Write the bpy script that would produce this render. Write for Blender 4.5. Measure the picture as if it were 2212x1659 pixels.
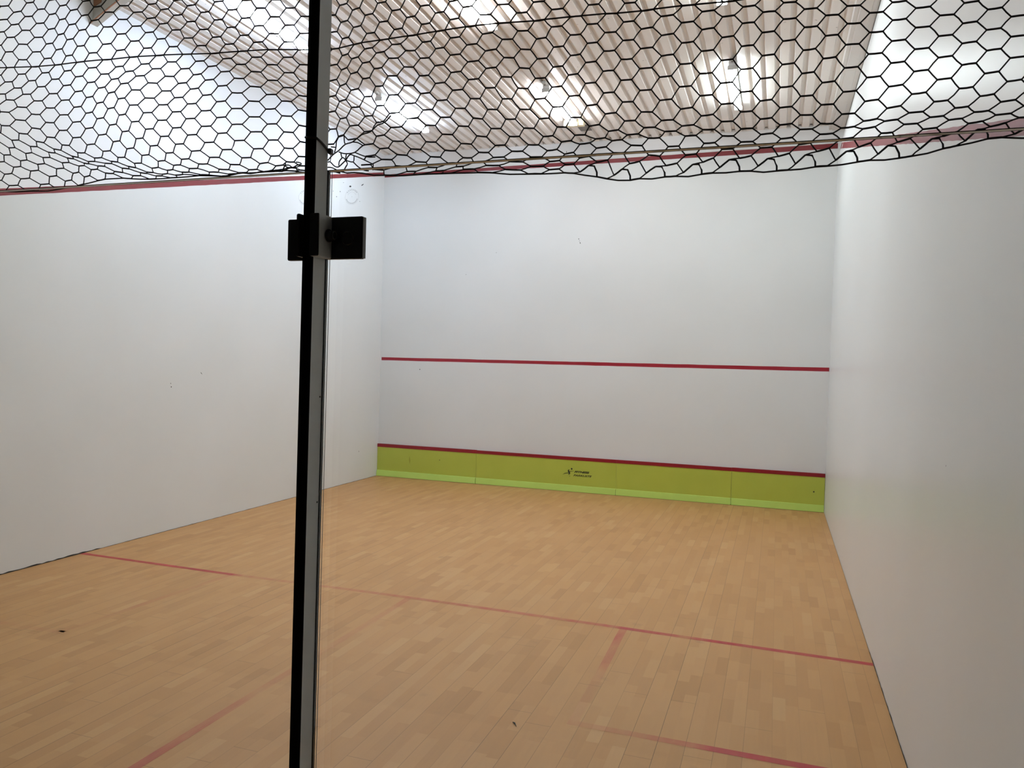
import bpy, bmesh, math, random
import numpy as np
from mathutils import Vector, Matrix

# ------------------------------------------------------------------ scene setup
for o in list(bpy.data.objects):
    bpy.data.objects.remove(o, do_unlink=True)
S = bpy.context.scene
COL = S.collection
random.seed(7)

# camera: standing behind the glass back wall, looking down the court
def cam_axes(yaw, pitch, roll):
    ca, sa, cb, sb = math.cos(yaw), math.sin(yaw), math.cos(pitch), math.sin(pitch)
    f = Vector((-sa * cb, ca * cb, sb)); r = Vector((ca, sa, 0)); u = r.cross(f)
    r2 = r * math.cos(roll) + u * math.sin(roll); u2 = u * math.cos(roll) - r * math.sin(roll)
    return r2, u2, f
cd = bpy.data.cameras.new('camera'); cam = bpy.data.objects.new('camera', cd); COL.objects.link(cam)
r_, u_, f_ = cam_axes(0.329, -0.028, 0.028)
cam.matrix_world = Matrix(((r_.x, u_.x, -f_.x, 5.774), (r_.y, u_.y, -f_.y, -1.0), (r_.z, u_.z, -f_.z, 1.80), (0, 0, 0, 1)))
cd.sensor_width = 36; cd.lens = 1675 / 2212 * 36; cd.clip_start = 0.02; cd.clip_end = 60
S.camera = cam

# world: no daylight reaches the court
w = bpy.data.worlds.new('world'); S.world = w; w.use_nodes = True
w.node_tree.nodes['Background'].inputs[0].default_value = (0.004, 0.004, 0.0045, 1)
w.node_tree.nodes['Background'].inputs[1].default_value = 1.0
S.view_settings.view_transform = 'Standard'; S.view_settings.look = 'None'
S.view_settings.gamma = 1.0; S.view_settings.use_curve_mapping = False
S.view_settings.exposure = 0.18

# fluorescent tubes (their light is their own emission): colour and strength per column of fittings
TUBE_STRENGTH = 90.0
TUBE_COOL = (0.75, 0.94, 1.24)
TUBE_WARM = (0.98, 0.98, 1.02)
TUBE_NEUTRAL = (0.89, 1.02, 1.05)

# ------------------------------------------------------------------ court dimensions (m)
W, L = 6.40, 9.62          # width, distance from glass wall line to front wall
ZC = 4.90                  # underside of ceiling sheet

# ------------------------------------------------------------------ materials
def mat(name, col=(.8, .8, .8), rough=.5, metal=0.0, spec=.5):
    m = bpy.data.materials.new(name); m.use_nodes = True
    b = m.node_tree.nodes['Principled BSDF']
    b.inputs['Base Color'].default_value = (*col, 1)
    b.inputs['Roughness'].default_value = rough
    b.inputs['Metallic'].default_value = metal
    b.inputs['Specular IOR Level'].default_value = spec
    return m
class NT:
    """small helper for node graphs"""
    def __init__(s, m):
        s.t = m.node_tree; s.n = s.t.nodes; s.l = s.t.links
    def new(s, ty, **kw):
        nd = s.n.new(ty)
        for k, v in kw.items(): setattr(nd, k, v)
        return nd
    def link(s, a, b): s.l.new(a, b)
    def val(s, sock, v):
        if hasattr(v, 'is_output') or hasattr(v, 'links'): s.l.new(v, sock)
        else: sock.default_value = v
    def math(s, op, a, b=0.0, c=0.0, clamp=False):
        nd = s.new('ShaderNodeMath', operation=op); nd.use_clamp = clamp
        s.val(nd.inputs[0], a); s.val(nd.inputs[1], b); s.val(nd.inputs[2], c)
        return nd.outputs[0]
    def mix(s, f, a, b, mode='MIX'):
        nd = s.new('ShaderNodeMix', data_type='RGBA', blend_type=mode)
        s.val(nd.inputs[0], f)
        for i, v in ((6, a), (7, b)):
            if isinstance(v, tuple): nd.inputs[i].default_value = (*v, 1) if len(v) == 3 else v
            else: s.l.new(v, nd.inputs[i])
        return nd.outputs[2]
    def noise(s, vec, scale, detail=3.0, rough=.5):
        nd = s.new('ShaderNodeTexNoise'); s.l.new(vec, nd.inputs['Vector'])
        nd.inputs['Scale'].default_value = scale; nd.inputs['Detail'].default_value = detail
        nd.inputs['Roughness'].default_value = rough
        return nd.outputs['Fac']
    def ramp(s, f, stops):
        nd = s.new('ShaderNodeValToRGB'); s.l.new(f, nd.inputs[0])
        e = nd.color_ramp.elements
        while len(e) < len(stops): e.new(.5)
        for q, (p, c) in zip(e, stops):
            q.position = p; q.color = (*c, 1) if isinstance(c, tuple) else (c, c, c, 1)
        return nd.outputs[0]

def m_wall(name='white_wall_paint', spec=.15, r0=.50):
    m = mat(name, (.80, .80, .79), .38, 0, spec); g = NT(m); b = g.n['Principled BSDF']
    tc = g.new('ShaderNodeTexCoord').outputs['Object']
    n = g.noise(tc, 1.1, 4); n2 = g.noise(tc, 90, 2)
    c = g.mix(g.ramp(n, [(.3, 0.0), (.7, 1.0)]), (.775, .775, .765), (.81, .81, .805))
    g.link(c, b.inputs['Base Color'])
    g.link(g.math('ADD', g.math('MULTIPLY', n, .05), r0), b.inputs['Roughness'])
    bp = g.new('ShaderNodeBump'); bp.inputs['Strength'].default_value = .025; bp.inputs['Distance'].default_value = .002
    g.link(n2, bp.inputs['Height']); g.link(bp.outputs[0], b.inputs['Normal'])
    return m
def m_floor(name='maple_strip_floor', paint=None):
    m = mat(name, (.5, .34, .2), .42, 0, .4); g = NT(m); b = g.n['Principled BSDF']
    tc = g.new('ShaderNodeTexCoord').outputs['Object']
    sp = g.new('ShaderNodeSeparateXYZ'); g.link(tc, sp.inputs[0]); x, y = sp.outputs[0], sp.outputs[1]
    u = g.math('DIVIDE', g.math('SUBTRACT', x, 6.204), .065)
    iu = g.math('FLOOR', u); fu = g.math('FRACT', u)
    ub = g.math('MULTIPLY', u, .5); ib = g.math('FLOOR', ub); fb = g.math('FRACT', ub)
    wn = g.new('ShaderNodeTexWhiteNoise', noise_dimensions='1D'); g.link(iu, wn.inputs['W'])
    off = g.math('MULTIPLY', wn.outputs['Value'], 9.7)
    v = g.math('ADD', g.math('DIVIDE', y, .29), off)
    iv = g.math('FLOOR', v)
    # every other strip joint shifted again, so that lengths vary
    cv = g.new('ShaderNodeCombineXYZ'); g.link(iu, cv.inputs[0]); g.link(iv, cv.inputs[1])
    w2 = g.new('ShaderNodeTexWhiteNoise', noise_dimensions='2D'); g.link(cv.outputs[0], w2.inputs['Vector'])
    w3 = g.new('ShaderNodeTexWhiteNoise', noise_dimensions='1D'); g.link(ib, w3.inputs['W'])
    base = g.ramp(w2.outputs['Value'], [(0, (.44, .215, .070)), (.10, (.49, .245, .084)), (.5, (.535, .275, .098)), (.88, (.565, .30, .112)), (1, (.60, .34, .140))])
    # grain, stretched along the strip
    mp = g.new('ShaderNodeMapping'); mp.inputs['Scale'].default_value = (60, 3.5, 1); g.link(tc, mp.inputs[0])
    ad = g.new('ShaderNodeVectorMath', operation='ADD'); g.link(mp.outputs[0], ad.inputs[0]); g.link(w2.outputs['Color'], ad.inputs[1])
    gr = g.noise(ad.outputs[0], 1.0, 4, .6)
    c = g.mix(.30, base, g.ramp(gr, [(.3, (.46, .24, .086)), (.7, (.59, .325, .130))]))
    # large worn patches
    wp = g.noise(tc, .9, 3)
    c = g.mix(g.math('MULTIPLY', g.ramp(wp, [(.35, 0.0), (.65, 1.0)]), .14), c, (.59, .35, .16))
    # knots
    kn = g.noise(tc, 7.0, 1)
    c = g.mix(g.math('MULTIPLY', g.ramp(kn, [(.70, 0.0), (.82, 1.0)]), .28), c, (.26, .15, .075))
    # seams between boards (every second strip)
    db = g.math('MINIMUM', fb, g.math('SUBTRACT', 1.0, fb))
    seam = g.math('LESS_THAN', db, g.math('ADD', .003, g.math('MULTIPLY', w3.outputs['Value'], .008)))
    seam = g.math('MULTIPLY', seam, g.math('ADD', .30, g.math('MULTIPLY', w3.outputs['Value'], .65)))
    c = g.mix(seam, c, (.10, .06, .03))
    # butt ends, only on some boards
    vb = g.math('ADD', g.math('DIVIDE', y, 2.1), g.math('MULTIPLY', w3.outputs['Value'], 5.3))
    fvb = g.math('FRACT', vb)
    end = g.math('MULTIPLY', g.math('LESS_THAN', fvb, .0009), .8)
    c = g.mix(end, c, (.10, .06, .03))
    if paint:      # court-line paint worn into the boards; 'wear' says how much of it is left
        at = g.new('ShaderNodeAttribute', attribute_name='wear').outputs['Fac']
        mp = g.new('ShaderNodeMapping'); mp.inputs['Scale'].default_value = (14, 5, 1); g.link(tc, mp.inputs[0])
        mp2 = g.new('ShaderNodeMapping'); mp2.inputs['Scale'].default_value = (110, 40, 1); g.link(tc, mp2.inputs[0])
        p1 = g.math('SUBTRACT', g.noise(mp.outputs[0], 1.0, 3), .5); p2 = g.math('SUBTRACT', g.noise(mp2.outputs[0], 1.0, 2), .5)
        amp = g.math('MULTIPLY', g.math('MULTIPLY', at, g.math('SUBTRACT', 1.08, at)), 3.2)
        k = g.math('ADD', at, g.math('ADD', g.math('MULTIPLY', p1, amp), g.math('MULTIPLY', p2, .10)), clamp=True)
        c = g.mix(k, c, paint)
    g.link(c, b.inputs['Base Color'])
    g.link(g.math('ADD', .40, g.math('MULTIPLY', gr, .16)), b.inputs['Roughness'])
    return m
def m_ceiling():
    m = mat('cream_corrugated_steel', (.62, .575, .525), .36, 0, .5); g = NT(m); b = g.n['Principled BSDF']
    tc = g.new('ShaderNodeTexCoord').outputs['Object']
    n = g.noise(tc, 2.0, 4); s = g.noise(tc, 25, 1)
    c = g.mix(n, (.83, .77, .71), (.88, .83, .78))
    c = g.mix(g.math('MULTIPLY', g.ramp(s, [(.76, 0.0), (.80, 1.0)]), .5), c, (.2, .15, .12))
    g.link(c, b.inputs['Base Color'])
    return m
def m_glass():
    m = bpy.data.materials.new('clear_safety_glass'); m.use_nodes = True; g = NT(m)
    g.n.remove(g.n['Principled BSDF'])
    tr = g.new('ShaderNodeBsdfTransparent'); tr.inputs[0].default_value = (.972, .982, .976, 1)
    gl = g.new('ShaderNodeBsdfGlossy'); gl.inputs['Roughness'].default_value = .01
    lw = g.new('ShaderNodeLayerWeight'); lw.inputs[0].default_value = .5
    fac = g.math('ADD', .035, g.math('MULTIPLY', g.math('POWER', lw.outputs['Facing'], 5.0), .9))
    ms = g.new('ShaderNodeMixShader'); g.link(fac, ms.inputs[0]); g.link(tr.outputs[0], ms.inputs[1]); g.link(gl.outputs[0], ms.inputs[2])
    g.link(ms.outputs[0], g.n['Material Output'].inputs[0])
    return m
def m_etch():
    m = mat('grey_etching', (.35, .40, .44), .8, 0, .1); g = NT(m); b = g.n['Principled BSDF']
    tr = g.new('ShaderNodeBsdfTransparent'); ms = g.new('ShaderNodeMixShader'); ms.inputs[0].default_value = .42
    g.link(tr.outputs[0], ms.inputs[1]); g.link(b.outputs[0], ms.inputs[2]); g.link(ms.outputs[0], g.n['Material Output'].inputs[0])
    return m
def m_emit(name, col, st):
    m = bpy.data.materials.new(name); m.use_nodes = True; g = NT(m)
    g.n.remove(g.n['Principled BSDF'])
    e = g.new('ShaderNodeEmission'); e.inputs[0].default_value = (*[min(c, 1.2) for c in col], 1); e.inputs[1].default_value = st
    g.link(e.outputs[0], g.n['Material Output'].inputs[0])
    return m
def m_speck(name, c1, c2, scale, rough, metal=0.0):
    m = mat(name, c1, rough, metal); g = NT(m); b = g.n['Principled BSDF']
    tc = g.new('ShaderNodeTexCoord').outputs['Object']
    g.link(g.mix(g.noise(tc, scale, 3), c1, c2), b.inputs['Base Color'])
    return m
M = dict(
    wall=m_wall(), gloss=m_wall('glossy_white_wall_paint', .26, .30), floor=m_floor(), ceil=m_ceiling(), glass=m_glass(),
    back=m_speck('dark_gallery_wall', (.035, .035, .037), (.05, .05, .05), 3, .8),
    red=m_speck('red_line_paint', (.30, .008, .020), (.35, .014, .030), 20, .4),
    redfloor=m_floor('worn_red_floor_paint', (.43, .034, .038)),
    green=m_speck('lime_green_sheet', (.46, .52, .070), (.51, .57, .085), 6, .38),
    kick=m_speck('lit_green_kick_strip', (.52, .72, .14), (.58, .78, .18), 8, .45),  # lighter green: the light on the slanted strip is put into the colour
    redtin=m_speck('dark_red_tin_edge', (.24, .004, .012), (.30, .008, .02), 10, .35),
    ink=mat('black_print', (.012, .013, .006), .6),
    post=m_speck('grey_steel_paint', (.84, .87, .83), (.88, .90, .87), 30, .45, .0),
    frontshade=mat('post_front_shade', (.008, .008, .008), .7, 0, .1),
    tanedge=mat('tan_glass_edge', (.80, .78, .68), .4),
    black=m_speck('black_coated_metal', (.030, .029, .028), (.042, .040, .038), 40, .34),
    bolt=mat('dark_bolt_steel', (.22, .22, .20), .3, .6),
    edge=mat('polished_glass_edge', (.006, .009, .009), .12),
    joint=mat('grey_glass_edge', (.16, .15, .13), .3),
    etch=m_etch(),
    rope=m_speck('black_nylon_cord', (.006, .006, .008), (.014, .014, .016), 200, .6),
    batten=mat('white_batten_enamel', (.78, .78, .76), .35),
    socket=mat('white_plastic_socket', (.62, .62, .60), .4),
    yellow=mat('yellowed_plastic', (.74, .66, .42), .4),
    greycap=mat('grey_plastic', (.16, .14, .12), .5),
    dark=mat('dark_gap', (.035, .030, .025), .8),
    rust=m_speck('rusty_steel', (.24, .10, .05), (.32, .16, .09), 15, .7),
    beam=m_speck('grey_beige_steel_paint', (.42, .39, .34), (.50, .47, .42), 9, .5),
    trimc=m_speck('cream_trim_sheet', (.70, .65, .60), (.76, .72, .68), 3, .4),
    cool=m_emit('cool_tube', TUBE_COOL, TUBE_STRENGTH),
    warm=m_emit('warm_tube', TUBE_WARM, TUBE_STRENGTH),
    neutral=m_emit('neutral_tube', TUBE_NEUTRAL, TUBE_STRENGTH * .78),
)

# ------------------------------------------------------------------ object helpers
def obj(name, me_or_bm, m, parent=None, smooth=False):
    if isinstance(me_or_bm, bmesh.types.BMesh):
        bmesh.ops.recalc_face_normals(me_or_bm, faces=me_or_bm.faces)
        me = bpy.data.meshes.new(name); me_or_bm.to_mesh(me); me_or_bm.free()
    else: me = me_or_bm
    if smooth:
        for p in me.polygons: p.use_smooth = True
    o = bpy.data.objects.new(name, me); COL.objects.link(o)
    me.materials.append(M[m] if isinstance(m, str) else m)
    if parent is not None:
        o.parent = parent
        o.matrix_parent_inverse = Matrix.Translation(parent.location).inverted()
    return o
def thing(name, label, cat, loc=(0, 0, 0), group=None):
    o = bpy.data.objects.new(name, None); COL.objects.link(o); o.location = loc
    o.empty_display_size = .05
    o['label'] = label; o['category'] = cat
    if group: o['group'] = group
    return o
def tag(o, label, cat, group=None):
    o['label'] = label; o['category'] = cat
    if group: o['group'] = group
    return o
def struct(name, bm, m, label, cat):
    o = obj(name, bm, m); o['kind'] = 'structure'; o['label'] = label; o['category'] = cat
    return o
def box(bm, x0, x1, y0, y1, z0, z1, bevel=0.0):
    vs = [bm.verts.new((x, y, z)) for x in (x0, x1) for y in (y0, y1) for z in (z0, z1)]
    fs = [(0, 1, 3, 2), (4, 6, 7, 5), (0, 4, 5, 1), (2, 3, 7, 6), (0, 2, 6, 4), (1, 5, 7, 3)]
    f = [bm.faces.new([vs[i] for i in q]) for q in fs]
    if bevel:
        es = list({e for q in f for e in q.edges})
        bmesh.ops.bevel(bm, geom=es, offset=bevel, segments=2, affect='EDGES')
    return bm
def prism(bm, poly, axis, a, b):
    """extrude a 2-D polygon along an axis ('x','y','z')"""
    def P(p, t):
        return {'x': (t, p[0], p[1]), 'y': (p[0], t, p[1]), 'z': (p[0], p[1], t)}[axis]
    A = [bm.verts.new(P(p, a)) for p in poly]; B = [bm.verts.new(P(p, b)) for p in poly]
    n = len(poly)
    bm.faces.new(A[::-1]); bm.faces.new(B)
    for i in range(n): bm.faces.new((A[i], A[(i + 1) % n], B[(i + 1) % n], B[i]))
    return bm
def tube(bm, pts, r, n=8, closed=False, caps=True):
    pts = [Vector(p) for p in pts]; rings = []
    for i, p in enumerate(pts):
        if closed: d = pts[(i + 1) % len(pts)] - pts[i - 1]
        else: d = pts[min(i + 1, len(pts) - 1)] - pts[max(i - 1, 0)]
        d.normalize(); ref = Vector((0, 0, 1)) if abs(d.z) < .9 else Vector((0, 1, 0))
        a = d.cross(ref).normalized(); b = d.cross(a)
        rr = r[i] if isinstance(r, (list, tuple)) else r
        rings.append([bm.verts.new(p + a * (rr * math.cos(2 * math.pi * k / n)) + b * (rr * math.sin(2 * math.pi * k / n))) for k in range(n)])
    m = len(rings)
    for i in range(m if closed else m - 1):
        A, B = rings[i], rings[(i + 1) % m]
        for k in range(n): bm.faces.new((A[k], A[(k + 1) % n], B[(k + 1) % n], B[k]))
    if caps and not closed:
        bm.faces.new(rings[0][::-1]); bm.faces.new(rings[-1])
    return bm
def disc(bm, c, axis, r, d, n=20, r2=None):
    """short cylinder from c along +axis by d"""
    ax = {'x': Vector((1, 0, 0)), 'y': Vector((0, 1, 0)), 'z': Vector((0, 0, 1))}[axis]
    return tube(bm, [Vector(c), Vector(c) + ax * d], [r, r if r2 is None else r2], n)
B = bmesh.new

# ------------------------------------------------------------------ the room
floor = struct('floor', box(B(), -.15, W + .15, -2.4, L + .12, -.08, 0), 'floor', 'light maple strip floor with worn red court lines', 'floor')
wf = struct('wall_front', box(B(), -.12, W + .2, L, L + .12, 0, ZC + .028), 'wall', 'white front wall above the green tin', 'wall')
wl = struct('wall_left', box(B(), -.12, 0, .06, L, 0, ZC + .06), 'wall', 'white left side wall with sloping red out line', 'wall')
ZB = 4.45                  # above this height the right wall leans slightly outward
def wx(z): return W + max(0.0, z - ZB) * .175
wr = struct('wall_right', prism(B(), [(W, 0), (W, ZB), (wx(4.845), 4.845), (wx(4.845), ZC + .06), (W + .2, ZC + .06), (W + .2, 0)], 'y', .06, L), 'gloss', 'glossy white right side wall', 'wall')
wb = struct('wall_back', box(B(), -.15, W + .15, -2.52, -2.4, 0, ZC), 'back', 'dark wall of the viewing space behind the glass', 'wall')

# corrugated ceiling sheet, ribs running along the court
bm = B(); per = .136; prof = []; x = -.02
while x < W + .0:
    prof += [(x, ZC), (x + .080, ZC), (x + .092, ZC + .036), (x + .124, ZC + .036)]; x += per
lo = []; 
ys = [.3, 2.6, 4.9, 7.2, L + .005]
for yy in ys: lo.append([bm.verts.new((a, yy, b)) for a, b in prof])
hi = [[bm.verts.new((a, yy, b + .004)) for a, b in prof] for yy in (ys[0], ys[-1])]
for r in range(len(ys) - 1):
    for k in range(len(prof) - 1): bm.faces.new((lo[r][k], lo[r][k + 1], lo[r + 1][k + 1], lo[r + 1][k]))
for k in range(len(prof) - 1): bm.faces.new((hi[0][k], hi[1][k], hi[1][k + 1], hi[0][k + 1]))
ceiling = struct('ceiling', bm, 'ceil', 'cream corrugated steel ceiling with ribs along the court', 'ceiling')

# boxed trim where ceiling meets right wall, with a joint
bm = prism(B(), [(6.278, ZC + .012), (6.283, 4.846), (6.320, 4.850), (6.324, 4.838), (6.415, 4.838), (6.420, 4.846), (wx(4.843) - .001, 4.843), (wx(4.843) - .001, ZC + .012)], 'y', .3, L - .001)
t1 = struct('trim_1', bm, 'trimc', 'cream cover strip along the top of the right wall', 'trim')
bm = B(); tube(bm, [(wx(4.84) - .002, .4, 4.839), (wx(4.84) - .002, L - .02, 4.839)], .003, 5)
obj('crack', bm, 'dark', t1)

# thin dark gap at the foot of the walls, ragged on the left
bm = B(); vs = []; yy = .1; random.seed(3)
while yy < L - .05:
    vs.append((yy, (.003 + random.random() * .009) if yy < 4.4 else (.0004 + random.random() * .0022))); yy += .05
for sgn, xx, wall, nm in ((1, .0015, wl, 'floor_gap'), (-1, W - .0015, wr, 'floor_gap')):
    bm = B(); k = 1.0 if sgn > 0 else .8
    a = [bm.verts.new((xx, y_, .0002)) for y_, h in vs]; b = [bm.verts.new((xx, y_, h * k + .002)) for y_, h in vs]
    for i in range(len(vs) - 1): bm.faces.new((a[i], a[i + 1], b[i + 1], b[i]))
    obj(nm, bm, 'dark', wall)

# ------------------------------------------------------------------ painted lines
def strip(pts, wid, wear, up, m, name, parent, seg=.12, taper=None):
    """flat painted band along pts lying on the surface with normal 'up' axis index"""
    P = [Vector(p) for p in pts]; out = []; ww = []
    for i in range(len(P) - 1):
        n = max(1, int((P[i + 1] - P[i]).length / seg))
        for k in range(n):
            t = k / n; out.append(P[i].lerp(P[i + 1], t)); ww.append(wear[i] * (1 - t) + wear[i + 1] * t)
    out.append(P[-1]); ww.append(wear[-1])
    bm = B(); lay = bm.verts.layers.float.new('wear'); N = Vector((0, 0, 0)); N[up[0]] = up[1]
    rows = []
    for i, p in enumerate(out):
        d = (out[min(i + 1, len(out) - 1)] - out[max(i - 1, 0)]).normalized(); s = d.cross(N) * (wid / 2)
        a = bm.verts.new(p + s + N * .0006); b = bm.verts.new(p - s + N * .0006); a[lay] = b[lay] = ww[i]; rows.append((a, b))
    for i in range(len(rows) - 1): bm.faces.new((rows[i][0], rows[i][1], rows[i + 1][1], rows[i + 1][0]))
    return obj(name, bm, m, parent)
Z = (2, 1)
o = strip([(.004, 4.243, 0), (.85, 4.238, 0), (1.60, 4.236, 0), (1.72, 4.238, 0), (2.2, 4.25, 0), (2.7, 4.262, 0), (3.207, 4.268, 0), (3.9, 4.262, 0), (4.5, 4.252, 0), (4.78, 4.248, 0), (4.84, 4.246, 0), (5.1, 4.24, 0), (5.25, 4.237, 0), (5.4, 4.234, 0), (6.0, 4.222, 0), (6.397, 4.212, 0)],
      .050, [.95, .9, .9, .26, .22, .30, .42, .50, .50, .60, .95, .85, .50, .93, .9, .95], Z, 'redfloor', 'short_line', floor)
strip([(3.207, 4.243, 0), (3.206, 3.6, 0), (3.205, 3.0, 0), (3.205, 2.66, 0), (3.204, 2.45, 0), (3.203, 2.1, 0), (3.203, 1.6, 0), (3.2, .12, 0)],
      .052, [.26, .12, .10, .22, .10, .42, .66, .8], Z, 'redfloor', 'half_court_line', floor)
strip([(4.843, 4.224, 0), (4.845, 4.02, 0), (4.85, 3.85, 0), (4.855, 3.6, 0), (4.858, 3.45, 0), (4.862, 3.1, 0), (4.866, 2.775, 0)],
      .052, [.42, .50, .32, .40, .14, .08, .10], Z, 'redfloor', 'service_box_side_line', floor)
strip([(4.84, 2.75, 0), (5.1, 2.748, 0), (5.3, 2.745, 0), (5.42, 2.744, 0), (5.6, 2.742, 0), (6.0, 2.738, 0), (6.397, 2.735, 0)],
      .052, [.16, .22, .38, .50, .92, .93, .95], Z, 'redfloor', 'service_box_back_line', floor)
strip([(1.606, 4.21, 0), (1.58, 3.8, 0), (1.55, 3.4, 0), (1.53, 3.0, 0), (1.51, 2.72, 0)],
      .05, [.18, .08, .16, .06, .08], Z, 'redfloor', 'service_box_side_line', floor)
strip([(.004, 2.69, 0), (.9, 2.695, 0), (1.15, 2.70, 0), (1.53, 2.72, 0)],
      .05, [.2, .16, .04, .12], Z, 'redfloor', 'service_box_back_line', floor)
# front wall: service line and out line, side walls: sloping out lines
def quadline(name, corners, parent, m='red', n=40, jit=.0015):
    a, b, c, d = [Vector(q) for q in corners]     # top start, top end, bottom end, bottom start
    bm = B(); rows = []
    for i in range(n + 1):
        t = i / n; p = a.lerp(b, t); q = d.lerp(c, t)
        p.z += random.uniform(-jit, jit); q.z += random.uniform(-jit, jit)
        rows.append((bm.verts.new(p), bm.verts.new(q)))
    for i in range(n): bm.faces.new((rows[i][0], rows[i + 1][0], rows[i + 1][1], rows[i][1]))
    return obj(name, bm, m, parent)
e = .0008
M['outred'] = m_speck('dull_red_line_paint', (.19, .016, .020), (.23, .022, .028), 20, .5)
quadline('service_line', [(.022, L - e, 1.822), (W - .003, L - e, 1.844), (W - .003, L - e, 1.795), (.022, L - e, 1.777)], wf)
quadline('out_line', [(.004, L - e, 4.605), (W - .004, L - e, 4.672), (W - .004, L - e, 4.606), (.004, L - e, 4.562)], wf, 'outred')
quadline('out_line', [(e, .12, 2.175), (e, L - .01, 4.640), (e, L - .01, 4.585), (e, .12, 2.120)], wl, 'outred', n=120)
o = quadline('out_line', [(W - e, .12, 2.150), (W - e, L - .01, 4.672), (W - e, L - .01, 4.600), (W - e, .12, 2.103)], wr, 'outred', n=120)
for v_ in o.data.vertices: v_.co.x = wx(v_.co.z) - e
# ball scuffs and marks
def mark(parent, pts, wd, normal, name='scuff_mark', m='ink'):
    P = [Vector(p) for p in pts]; bm = B(); N = Vector(normal)
    if len(P) == 2: P = [P[0], P[0].lerp(P[1], .35), P[0].lerp(P[1], .7), P[1]]
    rows = []
    for i, p in enumerate(P):
        d = (P[min(i + 1, len(P) - 1)] - P[max(i - 1, 0)]).normalized(); s = d.cross(N) * (wd / 2) * (1 if 0 < i < len(P) - 1 else .2)
        rows.append((bm.verts.new(p + s + N * .001), bm.verts.new(p - s + N * .001)))
    for i in range(len(rows) - 1): bm.faces.new((rows[i][0], rows[i][1], rows[i + 1][1], rows[i + 1][0]))
    return obj(name, bm, m, parent)
FN, LN, RN = (0, -1, 0), (1, 0, 0), (-1, 0, 0)
mark(wf, [(3.073, L, 3.562), (3.080, L, 3.545)], .010, FN); mark(wf, [(3.085, L, 3.532), (3.090, L, 3.520)], .007, FN); mark(wf, [(3.094, L, 3.508), (3.104, L, 3.486)], .010, FN)
mark(wf, [(.668, L, 1.661), (.678, L, 1.648)], .014, FN); mark(wf, [(1.382, L, 3.076), (1.388, L, 3.069)], .009, FN); mark(wf, [(1.848, L, 3.388), (1.853, L, 3.381)], .009, FN)
mark(wf, [(2.86, L, 4.79), (2.862, L, 4.765)], .008, FN)
mark(wl, [(0, 5.274, 1.498), (0, 5.276, 1.485)], .008, LN); mark(wl, [(0, 5.282, 1.462), (0, 5.285, 1.450)], .013, LN)
mark(wl, [(0, 5.70, 1.602), (0, 5.725, 1.580)], .007, LN); mark(wl, [(0, 9.03, .440), (0, 9.035, .418)], .010, LN)
mark(wl, [(0, 8.60, 4.200), (0, 8.66, 4.216)], .022, LN); mark(wl, [(0, 8.93, 4.285), (0, 9.00, 4.325)], .014, LN)
mark(wr, [(W, 1.560, 1.966), (W, 1.542, 1.953), (W, 1.520, 1.944)], .0035, RN, m='batten')
mark(wr, [(W, 2.345, 1.452), (W, 2.353, 1.447)], .005, RN)

# ------------------------------------------------------------------ the tin: four green boards with red edge and kick strip
tin = thing('tin_board', 'long lime green board with dark red top edge at the foot of front wall', 'tin board', (3.2, L - .02, 0))
seams = [.003, 1.636, 3.717, 5.253, W - .003]; YT = L - .028
for i in range(4):
    x0, x1 = seams[i] + (.0012 if i else 0), seams[i + 1] - (.0012 if i < 3 else 0)
    bm = box(B(), x0, x1, YT, L - .001, .055, .447)
    p = obj('panel', bm, 'green', tin)
    zt = (.496, .492, .492, .494)[i]
    obj('red_edge', box(B(), x0 - .0008, x1 + .0008, YT - .006, L - .001, .447, zt, .0015), 'redtin', p)
    out = (.028, .018, .016, .020)[i]
    bm = prism(B(), [(YT + .004, .004), (YT - out, .004), (YT - out * .55, .088), (YT + .004, .092)], 'x', x0 + .001, x1 - .001)
    obj('kick_strip', bm, 'kick', p)
bm = B(); box(bm, .004, W - .004, YT - .012, YT - .004, .0005, .012); obj('shadow_gap', bm, 'dark', tin)
bm = disc(B(), (6.27, YT + .001, .255), 'y', .009, -.002, 12); obj('screw', bm, 'ink', tin)
mark(tin, [(.55, YT, .33), (.555, YT, .27), (.56, YT, .22)], .03, FN, 'stain', m_speck('brown_stain', (.36, .37, .05), (.41, .42, .06), 9, .5))
mark(tin, [(1.045, YT, .318), (1.05, YT, .300)], .010, FN, 'scuff_mark')
# printed logo: running figure and two lines of italic capitals
logo = []
def text_mesh(body, size, x, z, y, shear=.35, sx=1.0, bold=0.0, m='ink', parent=None, name='lettering'):
    cu = bpy.data.curves.new(name, 'FONT'); cu.body = body; cu.size = size; cu.shear = shear; cu.offset = bold
    o = bpy.data.objects.new(name, cu); COL.objects.link(o); bpy.context.view_layer.update()
    me = bpy.data.meshes.new_from_object(o.evaluated_get(bpy.context.evaluated_depsgraph_get()))
    bpy.data.objects.remove(o, do_unlink=True)
    for v in me.vertices: v.co = Vector((x + v.co.x * sx, y, z + v.co.y))
    return obj(name, me, m, parent)
yl = YT - .0012
text_mesh('FITNESS', .036, 3.121, .272, yl, .35, 1.62, .0018, parent=tin)
text_mesh('PARKLISTE', .036, 3.108, .222, yl, .35, 1.50, .0010, parent=tin)
def blob(pts, rad, name, parent, y):
    bm = B(); P = [Vector((p[0], y, p[1])) for p in pts]
    rows = []
    for i, p in enumerate(P):
        d = (P[min(i + 1, len(P) - 1)] - P[max(i - 1, 0)]).normalized(); s = Vector((d.z, 0, -d.x)) * rad[i]
        rows.append((bm.verts.new(p + s), bm.verts.new(p - s)))
    for i in range(len(rows) - 1): bm.faces.new((rows[i][0], rows[i][1], rows[i + 1][1], rows[i + 1][0]))
    return bm
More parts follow.
